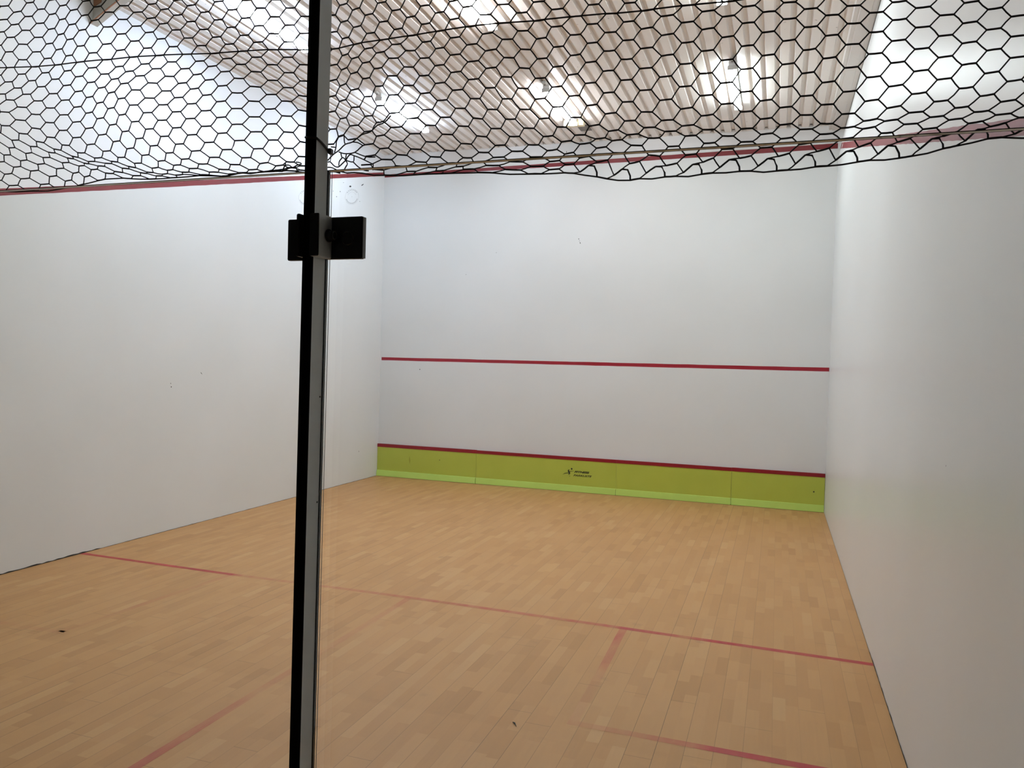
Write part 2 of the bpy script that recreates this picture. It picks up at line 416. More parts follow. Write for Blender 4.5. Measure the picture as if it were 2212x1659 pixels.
bm = blob([(3.050, .312), (3.036, .298), (3.037, .285), (3.047, .272), (3.052, .258), (3.042, .236)], [.002, .008, .010, .009, .010, .003], '', None, yl)
for pts, rad in (([(2.955, .236), (2.985, .251), (3.02, .260), (3.045, .262)], [.001, .004, .004, .004]),
                 ([(3.045, .281), (3.08, .290), (3.118, .296)], [.004, .003, .001]), ([(3.058, .222), (3.056, .212)], [.003, .003])):
    b2 = blob(pts, rad, '', None, yl - .0002); me = bpy.data.meshes.new('t'); b2.to_mesh(me); b2.free(); bm.from_mesh(me); bpy.data.meshes.remove(me)
ring = [bm.verts.new((3.082 + .0125 * math.cos(a), yl, .322 + .0125 * math.sin(a))) for a in [2 * math.pi * k / 16 for k in range(16)]]
bm.faces.new(ring)
obj('running_figure', bm, 'ink', tin)

# ------------------------------------------------------------------ haunch of the roof frame, top left
rb = thing('roof_beam', 'grey steel roof frame haunch where the left wall meets the ceiling', 'beam', (.1, 4.3, 4.8))
obj('web', prism(B(), [(.001, 4.665), (.46, ZC - .002), (.001, ZC - .002)], 'y', 4.285, 4.297), 'beam', rb)
obj('flange', prism(B(), [(.001, 4.648), (.49, ZC - .002), (.46, ZC - .002), (.001, 4.664)], 'y', 4.25, 4.335), 'beam', rb)
obj('flange_edge', prism(B(), [(.001, 4.642), (.50, ZC - .002), (.492, ZC - .002), (.001, 4.647)], 'y', 4.246, 4.258), 'rust', rb, )
obj('rusty_plate', prism(B(), [(.02, 4.80), (.10, 4.83), (.10, ZC - .002), (.02, ZC - .002)], 'y', 4.275, 4.284), 'rust', rb)

# ------------------------------------------------------------------ fluorescent fittings
def fitting(cx, y0, y1, em, label):
    t = thing('fluorescent_light', label, 'light', (cx, (y0 + y1) / 2, ZC), 'twin tube lights on the ceiling')
    obj('batten', box(B(), cx - .036, cx + .036, y0 - .015, y1 + .015, 4.846, ZC - .0005, .004), 'batten', t)
    for ye, s in ((y0, -1), (y1, 1)):
        obj('lamp_holder', box(B(), cx - .045, cx + .045, min(ye, ye + s * .018), max(ye, ye + s * .018), 4.808, 4.850, .003), 'socket', t)
    for s in (-1, 1):
        bm = tube(B(), [(cx + s * .025, y0 + .004, 4.826), (cx + s * .025, y1 - .004, 4.826)], .0135, 10)
        obj('tube', bm, em, t, True)
    # cable entry plate at the near end
    bm = box(B(), cx - .022, cx + .022, y0 - .10, y0 - .016, 4.872, ZC - .0005, .002)
    pl = obj('entry_box', bm, 'socket', t)
    obj('hole', disc(B(), (cx, y0 - .055, 4.8715), 'z', .009, -.002, 12), 'ink', pl)
    return t
ROWS = [(7.12, 8.42), (4.40, 5.68)]
fitting(1.255, 7.13, 8.41, 'cool', 'bluish white twin tube light in the far left of the ceiling')
fitting(3.232, 7.33, 8.58, 'warm', 'warm white twin tube light beside the yellowed plastic box')
fitting(5.236, 7.17, 8.44, 'neutral', 'white twin tube light nearest the right wall at the front')
fitting(1.250, 4.36, 5.66, 'cool', 'long white twin tube light at top left beside the steel post')
fitting(3.217, 4.38, 5.66, 'warm', 'white twin tube light cut off by the top edge, middle of the ceiling')
fitting(5.232, 4.42, 5.70, 'neutral', 'twin tube light barely showing at the top edge above the right half')
# two dim fittings added out of view to brighten the glass end
M['fill'] = m_emit('dim_fill_tube', (0.90, 1.0, 0.95), TUBE_STRENGTH * .44)
fitting(1.25, 1.65, 2.95, 'fill', 'added unseen dim twin tube light at the glass end, left')
fitting(3.22, 1.65, 2.95, 'fill', 'added unseen dim twin tube light at the glass end, centre')
# yellowed box at the end of the middle light
jb = thing('junction_box', 'yellowed plastic box with grey plate at the far end of the middle light', 'box', (3.22, 8.75, ZC))
obj('body', box(B(), 3.085, 3.345, 8.62, 8.70, 4.825, ZC - .0005, .004), 'yellow', jb)
obj('cover', box(B(), 3.195, 3.345, 8.86, 9.10, ZC - .008, ZC - .0005), 'greycap', jb)
obj('dirt_patch', box(B(), 3.30, 3.36, 8.47, 8.60, ZC - .0022, ZC - .0008), 'greycap', ceiling)

# ------------------------------------------------------------------ glass back wall
def lean(z): return -.007 * (2.1 - z)
def leanbox(bm, x0, x1, y0, y1, z0, z1):
    vs = [bm.verts.new((x + lean(z), y, z)) for x in (x0, x1) for y in (y0, y1) for z in (z0, z1)]
    for q in [(0, 1, 3, 2), (4, 6, 7, 5), (0, 4, 5, 1), (2, 3, 7, 6), (0, 2, 6, 4), (1, 5, 7, 3)]: bm.faces.new([vs[i] for i in q])
    return bm
GY0, GY1, GZ = .084, .094, 2.098
gl = thing('glass_screen', 'clear glass wall panel left of the steel post', 'glass wall', (3.5, GY0, 0))
obj('pane', leanbox(B(), 2.60, 5.0825, GY0, GY1, .004, GZ), 'glass', gl)
obj('edge', leanbox(B(), 5.0826, 5.0838, .0817, .0895, .004, GZ), 'edge', gl)
obj('top_edge', box(B(), 2.60, 5.0835, GY0, GY1, GZ + .0002, GZ + .0008), 'tanedge', gl)
for yy in (GY0 - .0002, GY1 - .0006): obj('top_arris', box(B(), 2.60, 5.0835, yy, yy + .0007, GZ - .0001, GZ + .0009), 'ink', gl)
gr = thing('glass_screen', 'clear glass wall panel right of the steel post, with round etched stamp', 'glass wall', (5.7, GY0, 0))
obj('pane', leanbox(B(), 5.0852, W - .012, GY0, GY1, .004, GZ), 'glass', gr)
for yy in (GY0, GY1 - .0010): obj('edge_arris', leanbox(B(), 5.0845, 5.0851, yy, yy + .0010, .004, GZ), 'joint', gr)
obj('edge_line', leanbox(B(), 5.0876, 5.0880, GY0 - .0003, GY0 - .0001, .004, GZ), 'dark', gr)
obj('top_edge', box(B(), 5.0845, W - .012, GY0, GY1, GZ + .0002, GZ + .0008), 'tanedge', gr)
for yy in (GY0 - .0002, GY1 - .0006): obj('top_arris', box(B(), 5.0845, W - .012, yy, yy + .0006, GZ - .0001, GZ + .0009), 'ink', gr)
def stamp(cx, cz, parent):
    """round etched safety-glass stamp: ring with tiny illegible characters"""
    bm = B(); y = GY0 - .0004; N = 40
    def arc(a0, a1, r0, r1, n):
        rows = []
        for i in range(n + 1):
            a = a0 + (a1 - a0) * i / n
            rows.append((bm.verts.new((cx + r0 * math.cos(a), y, cz + r0 * math.sin(a))), bm.verts.new((cx + r1 * math.cos(a), y, cz + r1 * math.sin(a)))))
        for i in range(n): bm.faces.new((rows[i][0], rows[i][1], rows[i + 1][1], rows[i + 1][0]))
    arc(0, 2 * math.pi, .0120, .01225, 48)
    D = math.radians
    for a in (138, 122, 107, 92, 77, 62, 50, 38): arc(D(a - 2), D(a + 2), .0098, .0116, 2); arc(D(a - 4), D(a + 3), .0103, .0107, 2)
    for a in (150, 132, 115, 98, 80, 62, 45, 30): arc(D(a - 3), D(a + 3), .0074, .0077, 2); arc(D(a - 1), D(a + 1), .0070, .0083, 2)
    for a in list(range(202, 344, 9)): arc(D(a - 2.2), D(a + 1.2), .0094, .0112, 2); arc(D(a - 3), D(a + 5), .0100, .0104, 2)
    arc(0, 2 * math.pi, .0001, .0005, 8)
    return obj('etched_stamp', bm, 'etch', parent)
stamp(5.1277, 2.0545, gr)
stamp(5.0415, 2.0570, gl)
for dx, dz, r in ((5.0935, 2.0650, .0006), (5.1063, 2.0637, .0007), (5.0999, 2.0558, .0007), (5.1120, 2.0775, .0005), (5.142, 2.0465, .0005)):
    obj('dirt_speck', disc(B(), (dx, GY0 - .0002, dz), 'y', r, -.0003, 8), 'etch', gr)

# steel upright between the panels
post = thing('steel_post', 'tall grey steel post, shaded front coloured black, with bolted angle bracket in front of the glass joint', 'post', (5.06, .065, 0))
bm = leanbox(B(), 5.0655, 5.0835, .048, .0815, .0, 3.4)
obj('upright', bm, 'post', post)
obj('front_shade', leanbox(B(), 5.0650, 5.0838, .0465, .0482, .0, 3.4), 'frontshade', post)  # thin black sheet, painted shade on the unlit front of the post
obj('base_plate', box(B(), 5.01, 5.11, .010, .0812, .0005, .008, .001), 'black', post)
for z in (1.566, 1.736):
    obj('screw', disc(B(), (5.0834 + lean(z), .0772, z), 'x', .0014, .0008, 10), 'ink', post)

# bracket clamping the glass to the post
br = post
z0, z1 = 1.9555, 2.0215
bm = B(); box(bm, 5.0838, 5.0995, .036, .0738, z0, z1, .0012); obj('bracket_leg', bm, 'post', br)
bm = B(); box(bm, 5.0838, 5.0997, .0345, .0362, z0 + .0005, z1 - .0005, .0006); obj('bracket_end', bm, 'black', br)
bm = B(); box(bm, 5.0585, 5.0648, .036, .0738, z0, z1, .0012); obj('bracket_leg', bm, 'black', br)
fl = obj('bracket_flange', box(B(), 5.0838, 5.1530, .0740, .0836, z0, z1, .0012), 'black', br)
obj('edge_strip', box(B(), 5.1531, 5.1545, .0745, .0836, z0 + .001, z1 - .001), 'joint', fl)
ring_ = B(); c = Vector((5.1275, .0737, 1.9875))
tube(ring_, [(c.x + .0102 * math.cos(a), c.y, c.z + .0102 * math.sin(a)) for a in [2 * math.pi * k / 28 for k in range(28)]], .0007, 6, closed=True)
obj('cap_ring', ring_, 'bolt', fl, True)
obj('cap', disc(B(), (c.x, .0739, c.z), 'y', .0095, -.0008, 28), 'black', fl)
obj('bracket_flange', box(B(), 5.0165, 5.0648, .0740, .0836, z0 - .001, z1 - .001, .0012), 'black', br)
bt = obj('bolt', tube(B(), [(5.0990, .0625, 1.9905), (5.1020, .0625, 1.9905), (5.1022, .0625, 1.9905), (5.1110, .0625, 1.9905)], [.0100, .0100, .0078, .0074], 24), 'black', br, False)
rg = B(); tube(rg, [(5.1112, .0625 + .0062 * math.cos(a), 1.9905 + .0062 * math.sin(a)) for a in [2 * math.pi * k / 24 for k in range(24)]], .0008, 6, closed=True)
obj('socket_ring', rg, 'bolt', bt, True)
obj('socket', disc(B(), (5.1108, .0625, 1.9905), 'x', .0045, .0004, 6), 'ink', bt)

# cable tie round the post
ct = thing('cable_tie', 'black cable tie wrapped round the post above the glass', 'cable tie', (5.075, .06, 2.14))
bm = B()
pth = [(5.0655, .0468, 2.1415), (5.0750, .0465, 2.1412), (5.0838, .0468, 2.1400), (5.0850, .060, 2.1365), (5.0850, .0815, 2.1290), (5.0846, .0845, 2.1285), (5.0745, .0830, 2.1330), (5.0642, .0830, 2.1380), (5.0640, .060, 2.1410)]
tube(bm, pth, .0021, 8, closed=True); obj('strap', bm, 'black', ct, True)
obj('head', box(B(), 5.0843, 5.0903, .0785, .0880, 2.1232, 2.1322, .0012), 'black', ct)
obj('tail', tube(B(), [(5.0868, .083, 2.125), (5.0872, .085, 2.119), (5.0840, .088, 2.113)], .0007, 6), 'black', ct)

# ------------------------------------------------------------------ the safety net
# knots of the net, column -> (half row, x, z) in 0.1 mm, measured along the hanging sheet
KNOTS = {
    -38: [(-8,43573,24510),(-6,43487,24292),(-4,43351,24068),(-2,43290,23798),(0,43340,23486),(2,43297,23212),(4,43137,22986),(10,43100,22216),(12,43499,21899),(14,43835,21627),(16,44141,21418),(18,44331,21159)],
    -37: [(-9,43904,24653),(-7,43849,24406),(-5,43765,24147),(-3,43670,23898),(-1,43663,23606),(1,43638,23334),(3,43552,23069),(5,43362,22850),(7,43236,22623),(9,43279,22350),(11,43566,22044),(13,43944,21770),(15,44274,21540),(17,44511,21309),(19,44660,21080)],
    -36: [(-8,44177,24489),(-6,44142,24237),(-4,44098,23980),(-2,44040,23710),(0,44011,23431),(2,43934,23172),(4,43801,22920),(6,43695,22678),(8,43677,22428),(10,43756,22164),(12,44037,21897),(14,44373,21665),(16,44668,21453),(18,44838,21220)],
    -35: [(-7,44456,24382),(-5,44438,24097),(-3,44384,23826),(-1,44343,23552),(1,44290,23288),(3,44188,23033),(5,44115,22769),(7,44056,22517),(9,44071,22243),(11,44171,21975),(13,44485,21759),(15,44782,21556),(17,45038,21361),(19,45219,21109)],
    -34: [(-8,44709,24508),(-6,44704,24248),(-4,44686,23968),(-2,44647,23685),(0,44643,23394),(2,44559,23135),(4,44512,22866),(6,44427,22606),(8,44416,22332),(10,44436,22051),(12,44598,21810),(14,44897,21638),(16,45182,21485),(18,45373,21259)],
    -33: [(-7,44982,24396),(-5,44958,24123),(-3,44925,23846),(-1,44914,23537),(1,44881,23258),(3,44867,22990),(5,44811,22719),(7,44769,22453),(9,44735,22168),(11,44790,21887),(13,45012,21659),(15,45311,21510),(17,45564,21375),(19,45781,21162)],
    -32: [(-6,45266,24255),(-4,45225,23979),(-2,45206,23687),(0,45209,23382),(2,45174,23124),(4,45154,22852),(6,45112,22569),(8,45070,22297),(10,45059,22014),(12,45166,21719),(14,45430,21538),(16,45738,21426),(18,45934,21286)],
    -31: [(-7,45550,24388),(-5,45509,24137),(-3,45502,23837),(-1,45506,23522),(1,45496,23254),(3,45466,22991),(5,45413,22731),(7,45388,22448),(9,45376,22166),(11,45403,21863),(13,45587,21600),(15,45888,21478),(17,46144,21289),(19,46299,21184)],
    -30: [(-6,45850,24245),(-4,45833,23976),(-2,45829,23653),(0,45849,23368),(2,45787,23112),(4,45705,22875),(6,45654,22603),(8,45647,22326),(10,45694,22024),(12,45794,21715),(14,46012,21499),(16,46275,21362),(18,46503,21229)],
    -29: [(-7,46190,24321),(-5,46172,24075),(-3,46155,23811),(-1,46143,23521),(1,46124,23213),(3,46013,23008),(5,45931,22770),(7,45918,22488),(9,45959,22183),(11,46045,21876),(13,46165,21568),(15,46409,21385),(17,46642,21275),(19,46869,21147)],
    -28: [(-6,46516,24167),(-4,46490,23921),(-2,46456,23656),(0,46441,23371),(2,46335,23120),(4,46224,22912),(6,46156,22643),(8,46184,22348),(10,46263,22039),(12,46383,21720),(14,46546,21441),(16,46797,21271),(18,47027,21194)],
    -27: [(-7,46845,24270),(-5,46820,24027),(-3,46777,23783),(-1,46733,23509),(1,46686,23222),(3,46575,23023),(5,46489,22772),(7,46447,22503),(9,46500,22193),(11,46610,21883),(13,46740,21575),(15,46936,21343),(17,47191,21212),(19,47440,21123)],
    -26: [(-6,47117,24151),(-4,47088,23906),(-2,47029,23645),(0,47003,23351),(2,46936,23124),(4,46859,22867),(6,46815,22593),(8,46783,22332),(10,46841,22032),(12,46955,21723),(14,47113,21445),(16,47336,21269),(18,47550,21162)],
    -25: [(-7,47416,24266),(-5,47408,24019),(-3,47363,23768),(-1,47293,23484),(1,47265,23215),(3,47231,22956),(5,47180,22697),(7,47134,22453),(9,47130,22169),(11,47201,21875),(13,47316,21574),(15,47510,21336),(17,47710,21199),(19,48061,21139)],
    -24: [(-6,47707,24151),(-4,47697,23870),(-2,47623,23598),(0,47604,23314),(2,47570,23064),(4,47527,22807),(6,47462,22551),(8,47441,22296),(10,47464,22007),(12,47536,21713),(14,47686,21431),(16,47887,21256),(18,48066,21145)],
    -23: [(-5,47999,23998),(-3,47977,23707),(-1,47918,23432),(1,47886,23165),(3,47845,22936),(5,47801,22685),(7,47762,22418),(9,47746,22155),(11,47801,21862),(13,47902,21568),(15,48070,21330),(19,48472,21130)],
    -22: [(-6,48298,24142),(-4,48292,23834),(-2,48255,23540),(0,48230,23256),(2,48172,23046),(4,48121,22810),(6,48081,22546),(8,48075,22270),(10,48090,21995),(12,48168,21708),(14,48286,21438),(16,48443,21232)],
    -21: [(-5,48587,23965),(-3,48578,23667),(-1,48540,23386),(1,48495,23140),(3,48466,22918),(5,48409,22679),(7,48386,22411),(9,48400,22132),(11,48427,21856),(13,48532,21565),(15,48671,21307),(17,48850,21159),(19,48809,21146)],
    -20: [(-4,48880,23786),(-2,48863,23494),(0,48847,23217),(2,48802,23005),(4,48760,22771),(6,48716,22531),(8,48711,22262),(10,48717,21990),(12,48770,21712),(14,48904,21413),(16,49044,21201)],
    -19: [(-5,49189,23919),(-3,49162,23617),(-1,49153,23340),(1,49125,23090),(3,49124,22842),(5,49105,22594),(7,49070,22358),(9,49079,22093),(11,49115,21841),(13,49147,21553),(15,49276,21297),(17,49427,21135),(19,49305,21124)],
    -18: [(-6,49487,24020),(-4,49486,23732),(0,49477,23172),(2,49459,22924),(4,49463,22666),(6,49428,22437),(8,49400,22203),(10,49427,21951),(12,49455,21678),(14,49494,21405),(16,49637,21226)],
    -17: [(-5,49782,23851),(-3,49785,23554),(-1,49774,23273),(1,49767,23020),(3,49791,22763),(5,49767,22522),(7,49724,22308),(9,49718,22067),(11,49759,21793),(13,49770,21524),(15,49846,21271),(19,49809,21140)],
    -16: [(-4,50082,23670),(-2,50081,23390),(0,50059,23114),(2,50094,22869),(4,50096,22597),(6,50067,22362),(8,50058,22121),(10,50064,21871),(12,50085,21600),(14,50062,21351)],
    -14: [(0,50674,23080),(2,50637,22817),(4,50639,22571),(6,50626,22305),(8,50620,22058),(10,50659,21767)],
    -13: [(-5,50786,23791),(-3,50805,23515),(-1,50828,23247),(1,50830,22972),(3,50829,22747),(5,50812,22483),(7,50818,22227),(9,50844,21934),(11,50804,21644),(19,50783,21059)],
    -12: [(-4,51022,23696),(-2,51041,23417),(0,51060,23133),(2,51012,22913),(4,51007,22664),(6,51037,22388),(8,51068,22095),(10,51052,21791),(12,51029,21578),(16,51086,21186)],
    -11: [(-3,51250,23584),(-1,51287,23288),(1,51252,23044),(3,51223,22817),(5,51241,22557),(7,51295,22249),(9,51327,21923),(11,51340,21675),(13,51357,21465),(19,51137,21024)],
    -10: [(-4,51485,23747),(-2,51523,23443),(0,51546,23148),(2,51472,22961),(4,51444,22699),(6,51486,22404),(8,51529,22079),(10,51531,21817),(12,51537,21595),(14,51638,21377),(16,51707,21192)],
    -9: [(-3,51749,23595),(-1,51791,23293),(1,51759,23058),(3,51720,22838),(5,51716,22549),(7,51751,22237),(9,51777,21939),(11,51828,21709),(13,51879,21482),(15,51952,21254),(19,51667,20973)],
    -8: [(-2,52015,23455),(0,52068,23153),(2,52023,22921),(4,52008,22659),(6,52016,22363),(8,52064,22076),(10,52108,21838),(12,52165,21586),(14,52176,21338),(16,52270,21146)],
    -7: [(-3,52269,23592),(-1,52287,23312),(1,52313,23023),(3,52287,22772),(5,52283,22497),(7,52313,22219),(9,52364,21953),(11,52425,21706),(13,52426,21447),(15,52493,21216),(19,52205,20945)],
    -6: [(-2,52533,23448),(0,52564,23156),(2,52548,22893),(4,52551,22627),(6,52563,22354),(8,52603,22087),(10,52664,21818),(12,52704,21546),(14,52743,21303),(16,52808,21100)],
    -5: [(-3,52770,23596),(-1,52793,23311),(1,52812,23028),(3,52819,22762),(5,52833,22499),(7,52866,22225),(9,52912,21939),(11,52973,21663),(13,53017,21389),(15,53050,21168),(19,52728,20922)],
    -4: [(-2,53006,23475),(0,53082,23159),(2,53100,22884),(4,53124,22630),(6,53132,22360),(8,53161,22068),(10,53205,21762),(12,53276,21488),(14,53321,21231)],
    -3: [(-1,53312,23314),(1,53352,23024),(3,53415,22769),(5,53422,22505),(7,53410,22212),(9,53447,21878),(11,53507,21587),(13,53590,21323),(19,53340,20925)],
    -2: [(-2,53596,23436),(0,53628,23151),(2,53682,22912),(4,53711,22631),(6,53668,22351),(8,53688,22017),(10,53748,21712),(12,53816,21451)],
    -1: [(-1,53896,23287),(1,53915,23009),(3,53973,22723),(5,53961,22450),(7,53940,22155),(9,53980,21837),(11,54048,21549),(13,54136,21289),(19,54161,20863)],
    0: [(-2,54151,23422),(0,54172,23140),(2,54213,22874),(4,54232,22570),(6,54212,22281),(8,54217,21968),(10,54295,21672),(12,54362,21405)],
    1: [(-1,54445,23288),(1,54433,23036),(3,54478,22725),(5,54481,22429),(7,54477,22132),(9,54496,21833),(19,54710,20831)],
    2: [(0,54734,23145),(2,54733,22883),(4,54746,22578),(6,54717,22290),(8,54756,21964),(10,54791,21639),(12,54857,21372),(14,54936,21266),(16,54934,21041)],
    3: [(-1,54989,23301),(1,54976,23017),(3,54988,22736),(5,54978,22454),(7,54988,22139),(9,55027,21810),(11,55070,21504),(13,55180,21305),(15,55194,21167),(17,55228,20973),(19,55207,20740)],
    4: [(0,55265,23130),(2,55255,22862),(4,55251,22591),(6,55251,22291),(8,55271,21968),(10,55312,21663),(12,55358,21406),(14,55423,21261),(16,55457,21072),(18,55451,20802)],
    5: [(1,55519,22986),(3,55527,22715),(5,55509,22442),(7,55519,22137),(9,55557,21813),(11,55598,21539),(13,55645,21328),(15,55714,21170),(17,55672,20944),(19,55680,20709)],
    6: [(0,55792,23107),(2,55791,22853),(4,55795,22565),(6,55796,22276),(8,55806,21962),(10,55831,21644),(12,55878,21420),(14,55951,21272),(16,55950,21025),(18,55917,20841)],
    7: [(1,56076,22996),(3,56094,22726),(5,56103,22433),(7,56083,22137),(9,56098,21804),(11,56130,21509),(13,56175,21355),(15,56226,21147),(17,56204,20886),(19,56198,20708)],
    8: [(0,56376,23091),(2,56366,22862),(4,56376,22581),(6,56363,22287),(8,56365,21971),(10,56393,21666),(12,56415,21417),(14,56457,21291),(16,56472,21012),(18,56456,20812)],
    9: [(1,56647,22978),(3,56655,22734),(5,56657,22438),(7,56645,22131),(9,56655,21828),(11,56678,21552),(13,56706,21353),(15,56721,21163),(17,56721,20897),(19,56712,20710)],
    10: [(0,56936,23066),(2,56925,22876),(4,56927,22595),(6,56926,22285),(8,56928,21975),(10,56946,21688),(12,56954,21448),(14,56974,21239),(16,56977,21048),(18,56950,20853)],
    11: [(1,57194,22973),(3,57193,22755),(5,57191,22447),(7,57193,22143),(9,57196,21834),(11,57205,21564),(13,57222,21322),(15,57229,21132),(17,57216,20916),(19,57222,20739)],
    12: [(2,57460,22874),(4,57458,22603),(6,57472,22295),(8,57455,21991),(10,57463,21689),(12,57471,21448),(14,57486,21225),(16,57489,21050),(18,57457,20864)],
    13: [(1,57720,22969),(3,57728,22758),(5,57730,22468),(7,57733,22155),(9,57720,21852),(11,57722,21578),(13,57730,21340),(15,57748,21161),(17,57720,20937),(19,57704,20722)],
    14: [(2,57990,22861),(4,58003,22621),(6,57993,22318),(8,57989,22009),(10,57981,21700),(12,57990,21447),(14,57989,21263),(16,57983,21078),(18,57943,20867)],
    15: [(3,58264,22754),(5,58270,22481),(7,58249,22184),(9,58250,21860),(11,58246,21561),(13,58247,21303),(15,58251,21186),(17,58216,20958),(19,58198,20731)],
    16: [(2,58525,22847),(4,58534,22613),(6,58526,22333),(8,58522,22026),(10,58514,21708),(12,58507,21412),(14,58505,21238),(16,58503,21086),(18,58445,20857)],
    17: [(3,58806,22731),(5,58812,22467),(7,58808,22181),(9,58797,21872),(11,58783,21563),(13,58777,21301),(15,58766,21208),(17,58717,20968),(19,58721,20784)],
    18: [(2,59070,22837),(4,59079,22603),(6,59078,22325),(8,59078,22037),(10,59063,21731),(12,59051,21456),(14,59021,21280),(16,58979,21120),(18,58957,20925)],
    19: [(3,59352,22728),(5,59357,22471),(7,59354,22190),(9,59355,21902),(11,59339,21614),(13,59312,21363),(15,59256,21222),(17,59183,21025),(19,59228,20820)],
    20: [(4,59630,22590),(6,59621,22329),(8,59629,22055),(10,59626,21774),(12,59597,21496),(14,59561,21296),(16,59494,21173),(18,59469,20985)],
    21: [(3,59896,22716),(5,59889,22462),(7,59892,22213),(9,59902,21942),(11,59882,21644),(13,59839,21402),(15,59783,21272),(17,59731,21077),(19,59720,20902)],
    22: [(4,60161,22603),(6,60157,22351),(8,60174,22095),(10,60160,21815),(12,60120,21537),(14,60072,21345),(16,60008,21216)],
    23: [(5,60418,22479),(7,60427,22239),(9,60434,21983),(11,60418,21698),(13,60360,21454),(15,60312,21287),(17,60242,21144),(19,60211,20977)],
}
A_, B_ = [], []
for i, col in KNOTS.items():
    for h, x_, z_ in col: A_.append((i, h / 2)); B_.append((x_ * 1e-4, z_ * 1e-4))
far_l = lambda i, v: (5.499 + .0307 * i, (2.362 - .0268 * v) if v < 8 else 2.148 - .020 * (v - 8))
far_r = lambda i, v: (5.4185 + .0272 * i, 2.322 - .0285 * v if v < 7 else 2.1225 - .012 * (v - 7))
for i in (-48, -54, -66, -80, -96):
    for v in (-24, -14, -7, -3, 0, 4, 7, 8.5, 9.5): A_.append((i, v)); B_.append(far_l(i, v))
for i in (29, 32, 36):
    for v in (-24, -14, -7, -3, 0, 4, 7, 8.5, 9.5): A_.append((i, v)); B_.append(far_r(i, v))
for i in (-36, -28, -20, -12, -4, 4, 12, 20):
    for v in (-24, -14, -8):
        a = far_l(i, v); b = far_r(i, v); t = min(1, max(0, (i + 30) / 34)); A_.append((i, v)); B_.append((a[0] * (1 - t) + b[0] * t, a[1] * (1 - t) + b[1] * t))
A_ = np.array(A_, float); B_ = np.array(B_, float)
def phi(P, Q):
    r2 = ((P[:, None, :] - Q[None]) ** 2).sum(2); return .5 * r2 * np.log(r2 + 1e-9)
n_ = len(A_); MM = np.zeros((n_ + 3, n_ + 3)); MM[:n_, :n_] = phi(A_, A_) + .03 * np.eye(n_)
MM[:n_, n_:] = np.c_[np.ones(n_), A_]; MM[n_:, :n_] = MM[:n_, n_:].T
CC = np.linalg.solve(MM, np.r_[B_, np.zeros((3, 2))])
def Wn(q):
    q = np.array(q, float); return phi(q, A_) @ CC[:n_] + np.c_[np.ones(len(q)), q] @ CC[n_:]
I0, I1, V0, V1 = -94, 34, -24.0, 9.5
bonds = {}
keys = []
for i in range(I0, I1 + 1):
    v = V0 + (.5 if i % 2 else 0.0)
    while v <= V1 + .01:
        keys.append((i, v)); v += 1.0
hb = .29
Lp = Wn([(i - hb, v) for i, v in keys]); Rp = Wn([(i + hb, v) for i, v in keys])
def depth(x, z, v, i):
    """the sheet hangs just inside the glass; lower rows bulge a little into the court"""
    b = .004 * math.sin(i * .45) * math.cos(v * .5)
    if v > 6: b += .006 * math.sin(i * .9 + v) * min(1, (v - 6) / 2)
    return .125 + b
RT, RB = .00102, .00138
bm = B()
def rope(a, b, ra, rb, sag=0.0, n=5):
    m_ = (a + b) / 2
    if sag: m_ = m_ + Vector((random.uniform(-1, 1), random.uniform(-1, 1), random.uniform(-1, .6))) * sag
    tube(bm, [a, m_, b], [ra, (ra + rb) / 2, rb], n, caps=False)
def tangled(p): return 5.050 < p.x < 5.114 and p.z < 2.146      # here the loose ends below are knotted instead
pos = {}
for k, l, r in zip(keys, Lp, Rp):
    pos[k] = (Vector((l[0], depth(l[0], l[1], k[1], k[0] - hb), l[1])), Vector((r[0], depth(r[0], r[1], k[1], k[0] + hb), r[1])))
for (i, v), (l, r) in pos.items():            # the last rows on the right hang crumpled
    if i >= 2 and v == 9: l.z -= .005; r.z += .005; r.x -= .002
    if i >= 2 and v == 8.5: l.z -= .0015; r.z += .0015
for k, (l, r) in pos.items():
    i, v = k
    if l.x > W - .01 or r.x > W - .004: continue
    if tangled(l) or tangled(r): continue
    near = -40 <= i <= 26 and -6 < v
    rope(l, r, RB, RB, .0004 if near else 0)
    for dv in (-.5, .5):
        q = (i + 1, v + dv)
        if q not in pos: continue
        l2, r2 = pos[q]
        if r2.x > W - .004 or tangled(l2) or tangled(r2): continue
        if i >= 2 and v == 9 and dv > 0:
            m1 = r.lerp(l2, .35) + Vector((.004, 0, .0045)); m2 = r.lerp(l2, .75) + Vector((.003, 0, .002))
            tube(bm, [r, m1, m2, l2], RB, 5, caps=False); continue
        rope(r, l2, RT, RT, .0006 if near else 0)
net = thing('safety_net', 'black hexagonal mesh net hanging across the court above the glass', 'net', (5.0, .125, 2.4))
obj('net_mesh', bm, 'rope', net)
# straight cord threaded through the net
bm = B()
pts = []
for i in range(I0, I1, 2):
    l, r = pos[(i, 0.0)] if (i, 0.0) in pos else (None, None)
    if l is None or r.x > W - .01: continue
    pts += [l + Vector((0, -.001, 0)), r + Vector((0, -.001, 0))]
tube(bm, pts, .00115, 6); obj('cord', bm, 'rope', net)
# bottom selvedge
bm = B(); pts = []
for i in range(I0 + 1, I1, 2):
    k = (i, 9.5)
    if k not in pos or pos[k][1].x > W - .01: continue
    pts += [pos[k][0] + Vector((0, .0008, 0)), pos[k][1] + Vector((0, .0008, 0))]
    k2 = (i + 2, 9.5)
    if k2 in pos and pos[k2][0].x < W - .01:
        m_ = pos[k][1].lerp(pos[k2][0], .5); m_.z -= random.uniform(.0, .002); pts.append(m_)
tube(bm, pts, .0012, 6); obj('selvedge', bm, 'rope', net)
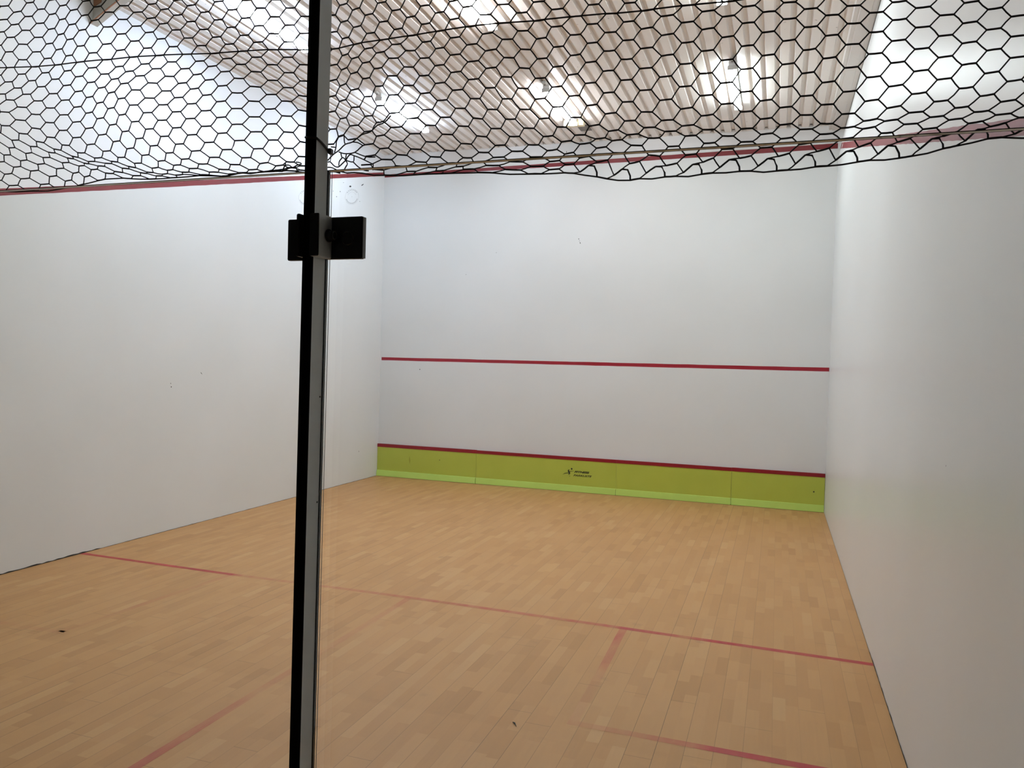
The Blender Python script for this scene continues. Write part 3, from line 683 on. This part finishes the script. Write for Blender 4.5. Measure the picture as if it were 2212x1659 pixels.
# loose knotted ends by the post
def px(p): return Vector((p[0], .118, p[1]))
ends = [
    [(5.0603, 2.1241), (5.0702, 2.133), (5.081, 2.1393), (5.0929, 2.1485), (5.1061, 2.1514), (5.1226, 2.1618), (5.138, 2.1654), (5.1507, 2.1749), (5.1635, 2.1786), (5.1748, 2.1886)],
    [(5.0606, 2.1214), (5.0656, 2.1211), (5.0731, 2.1143), (5.0805, 2.1123), (5.0877, 2.1172), (5.0948, 2.1231), (5.0983, 2.1282), (5.103, 2.1313), (5.1091, 2.1291), (5.1176, 2.126), (5.1284, 2.1212), (5.1452, 2.113)],
    [(5.0816, 2.1144), (5.0821, 2.1207), (5.0862, 2.1257), (5.0892, 2.1272), (5.0936, 2.1232)],
    [(5.0952, 2.1326), (5.0942, 2.1232), (5.0974, 2.1167), (5.0939, 2.1106), (5.0904, 2.1044)],
    [(5.0954, 2.1221), (5.1082, 2.119), (5.1097, 2.1286)],
    [(5.1082, 2.119), (5.118, 2.1103), (5.1289, 2.1045), (5.1372, 2.103)],
    [(5.0606, 2.1129), (5.0683, 2.1119), (5.0782, 2.1072), (5.0844, 2.1021), (5.0807, 2.1028), (5.0733, 2.1048), (5.061, 2.1054)],
    [(5.0811, 2.1366), (5.0842, 2.1354), (5.0868, 2.1278)],
    [(5.0662, 2.146), (5.0754, 2.1446)],
    [(4.9747, 2.1207), (4.9857, 2.1205), (4.9927, 2.1163), (5.0015, 2.1196), (5.0102, 2.1212), (5.0053, 2.124), (4.9994, 2.1247)],
    [(4.9976, 2.1177), (5.0016, 2.1117), (5.0057, 2.1073)],
    [(4.9786, 2.1242), (4.9772, 2.1201), (4.972, 2.1107)],
    [(4.9579, 2.1123), (4.972, 2.1107), (4.9848, 2.1151), (4.9927, 2.1159)],
    [(5.1408, 2.146), (5.1255, 2.1444), (5.1108, 2.1343), (5.0933, 2.1332), (5.0835, 2.1359)],
    [(5.1108, 2.1343), (5.1319, 2.126), (5.1485, 2.1247)],
    [(5.1319, 2.126), (5.1284, 2.1217)],
    [(5.1061, 2.1514), (5.1158, 2.1497), (5.1255, 2.1444)],
    [(5.0726, 2.1361), (5.0754, 2.1446), (5.076, 2.1538), (5.0799, 2.161)],
    [(5.1452, 2.113), (5.1449, 2.1036)],
    [(5.0901, 2.1634), (5.091, 2.1529), (5.0929, 2.1485)],
    [(5.0799, 2.161), (5.0908, 2.1634)],
]
def smooth(P):
    P = [px(p) for p in P]; out = []
    for a in range(len(P) - 1):
        p0, p1, p2, p3 = P[max(a - 1, 0)], P[a], P[a + 1], P[min(a + 2, len(P) - 1)]
        for q in range(3):
            t = q / 3; out.append(.5 * ((2 * p1) + (p2 - p0) * t + (2 * p0 - 5 * p1 + 4 * p2 - p3) * t * t + (3 * p1 - p0 - 3 * p2 + p3) * t ** 3))
    return out + [P[-1]]
for e_ in ends: obj('loose_end', tube(B(), smooth(e_), .00105, 6), 'rope', net, True)

# small things on the floor
sh = obj('rubber_shred', tube(B(), [(4.585, 2.640, .003), (4.600, 2.625, .006), (4.618, 2.600, .003)], [.0015, .004, .001], 6), 'ink')
tag(sh, 'tiny black rubber shred lying on the wooden floor near the right service box', 'debris')
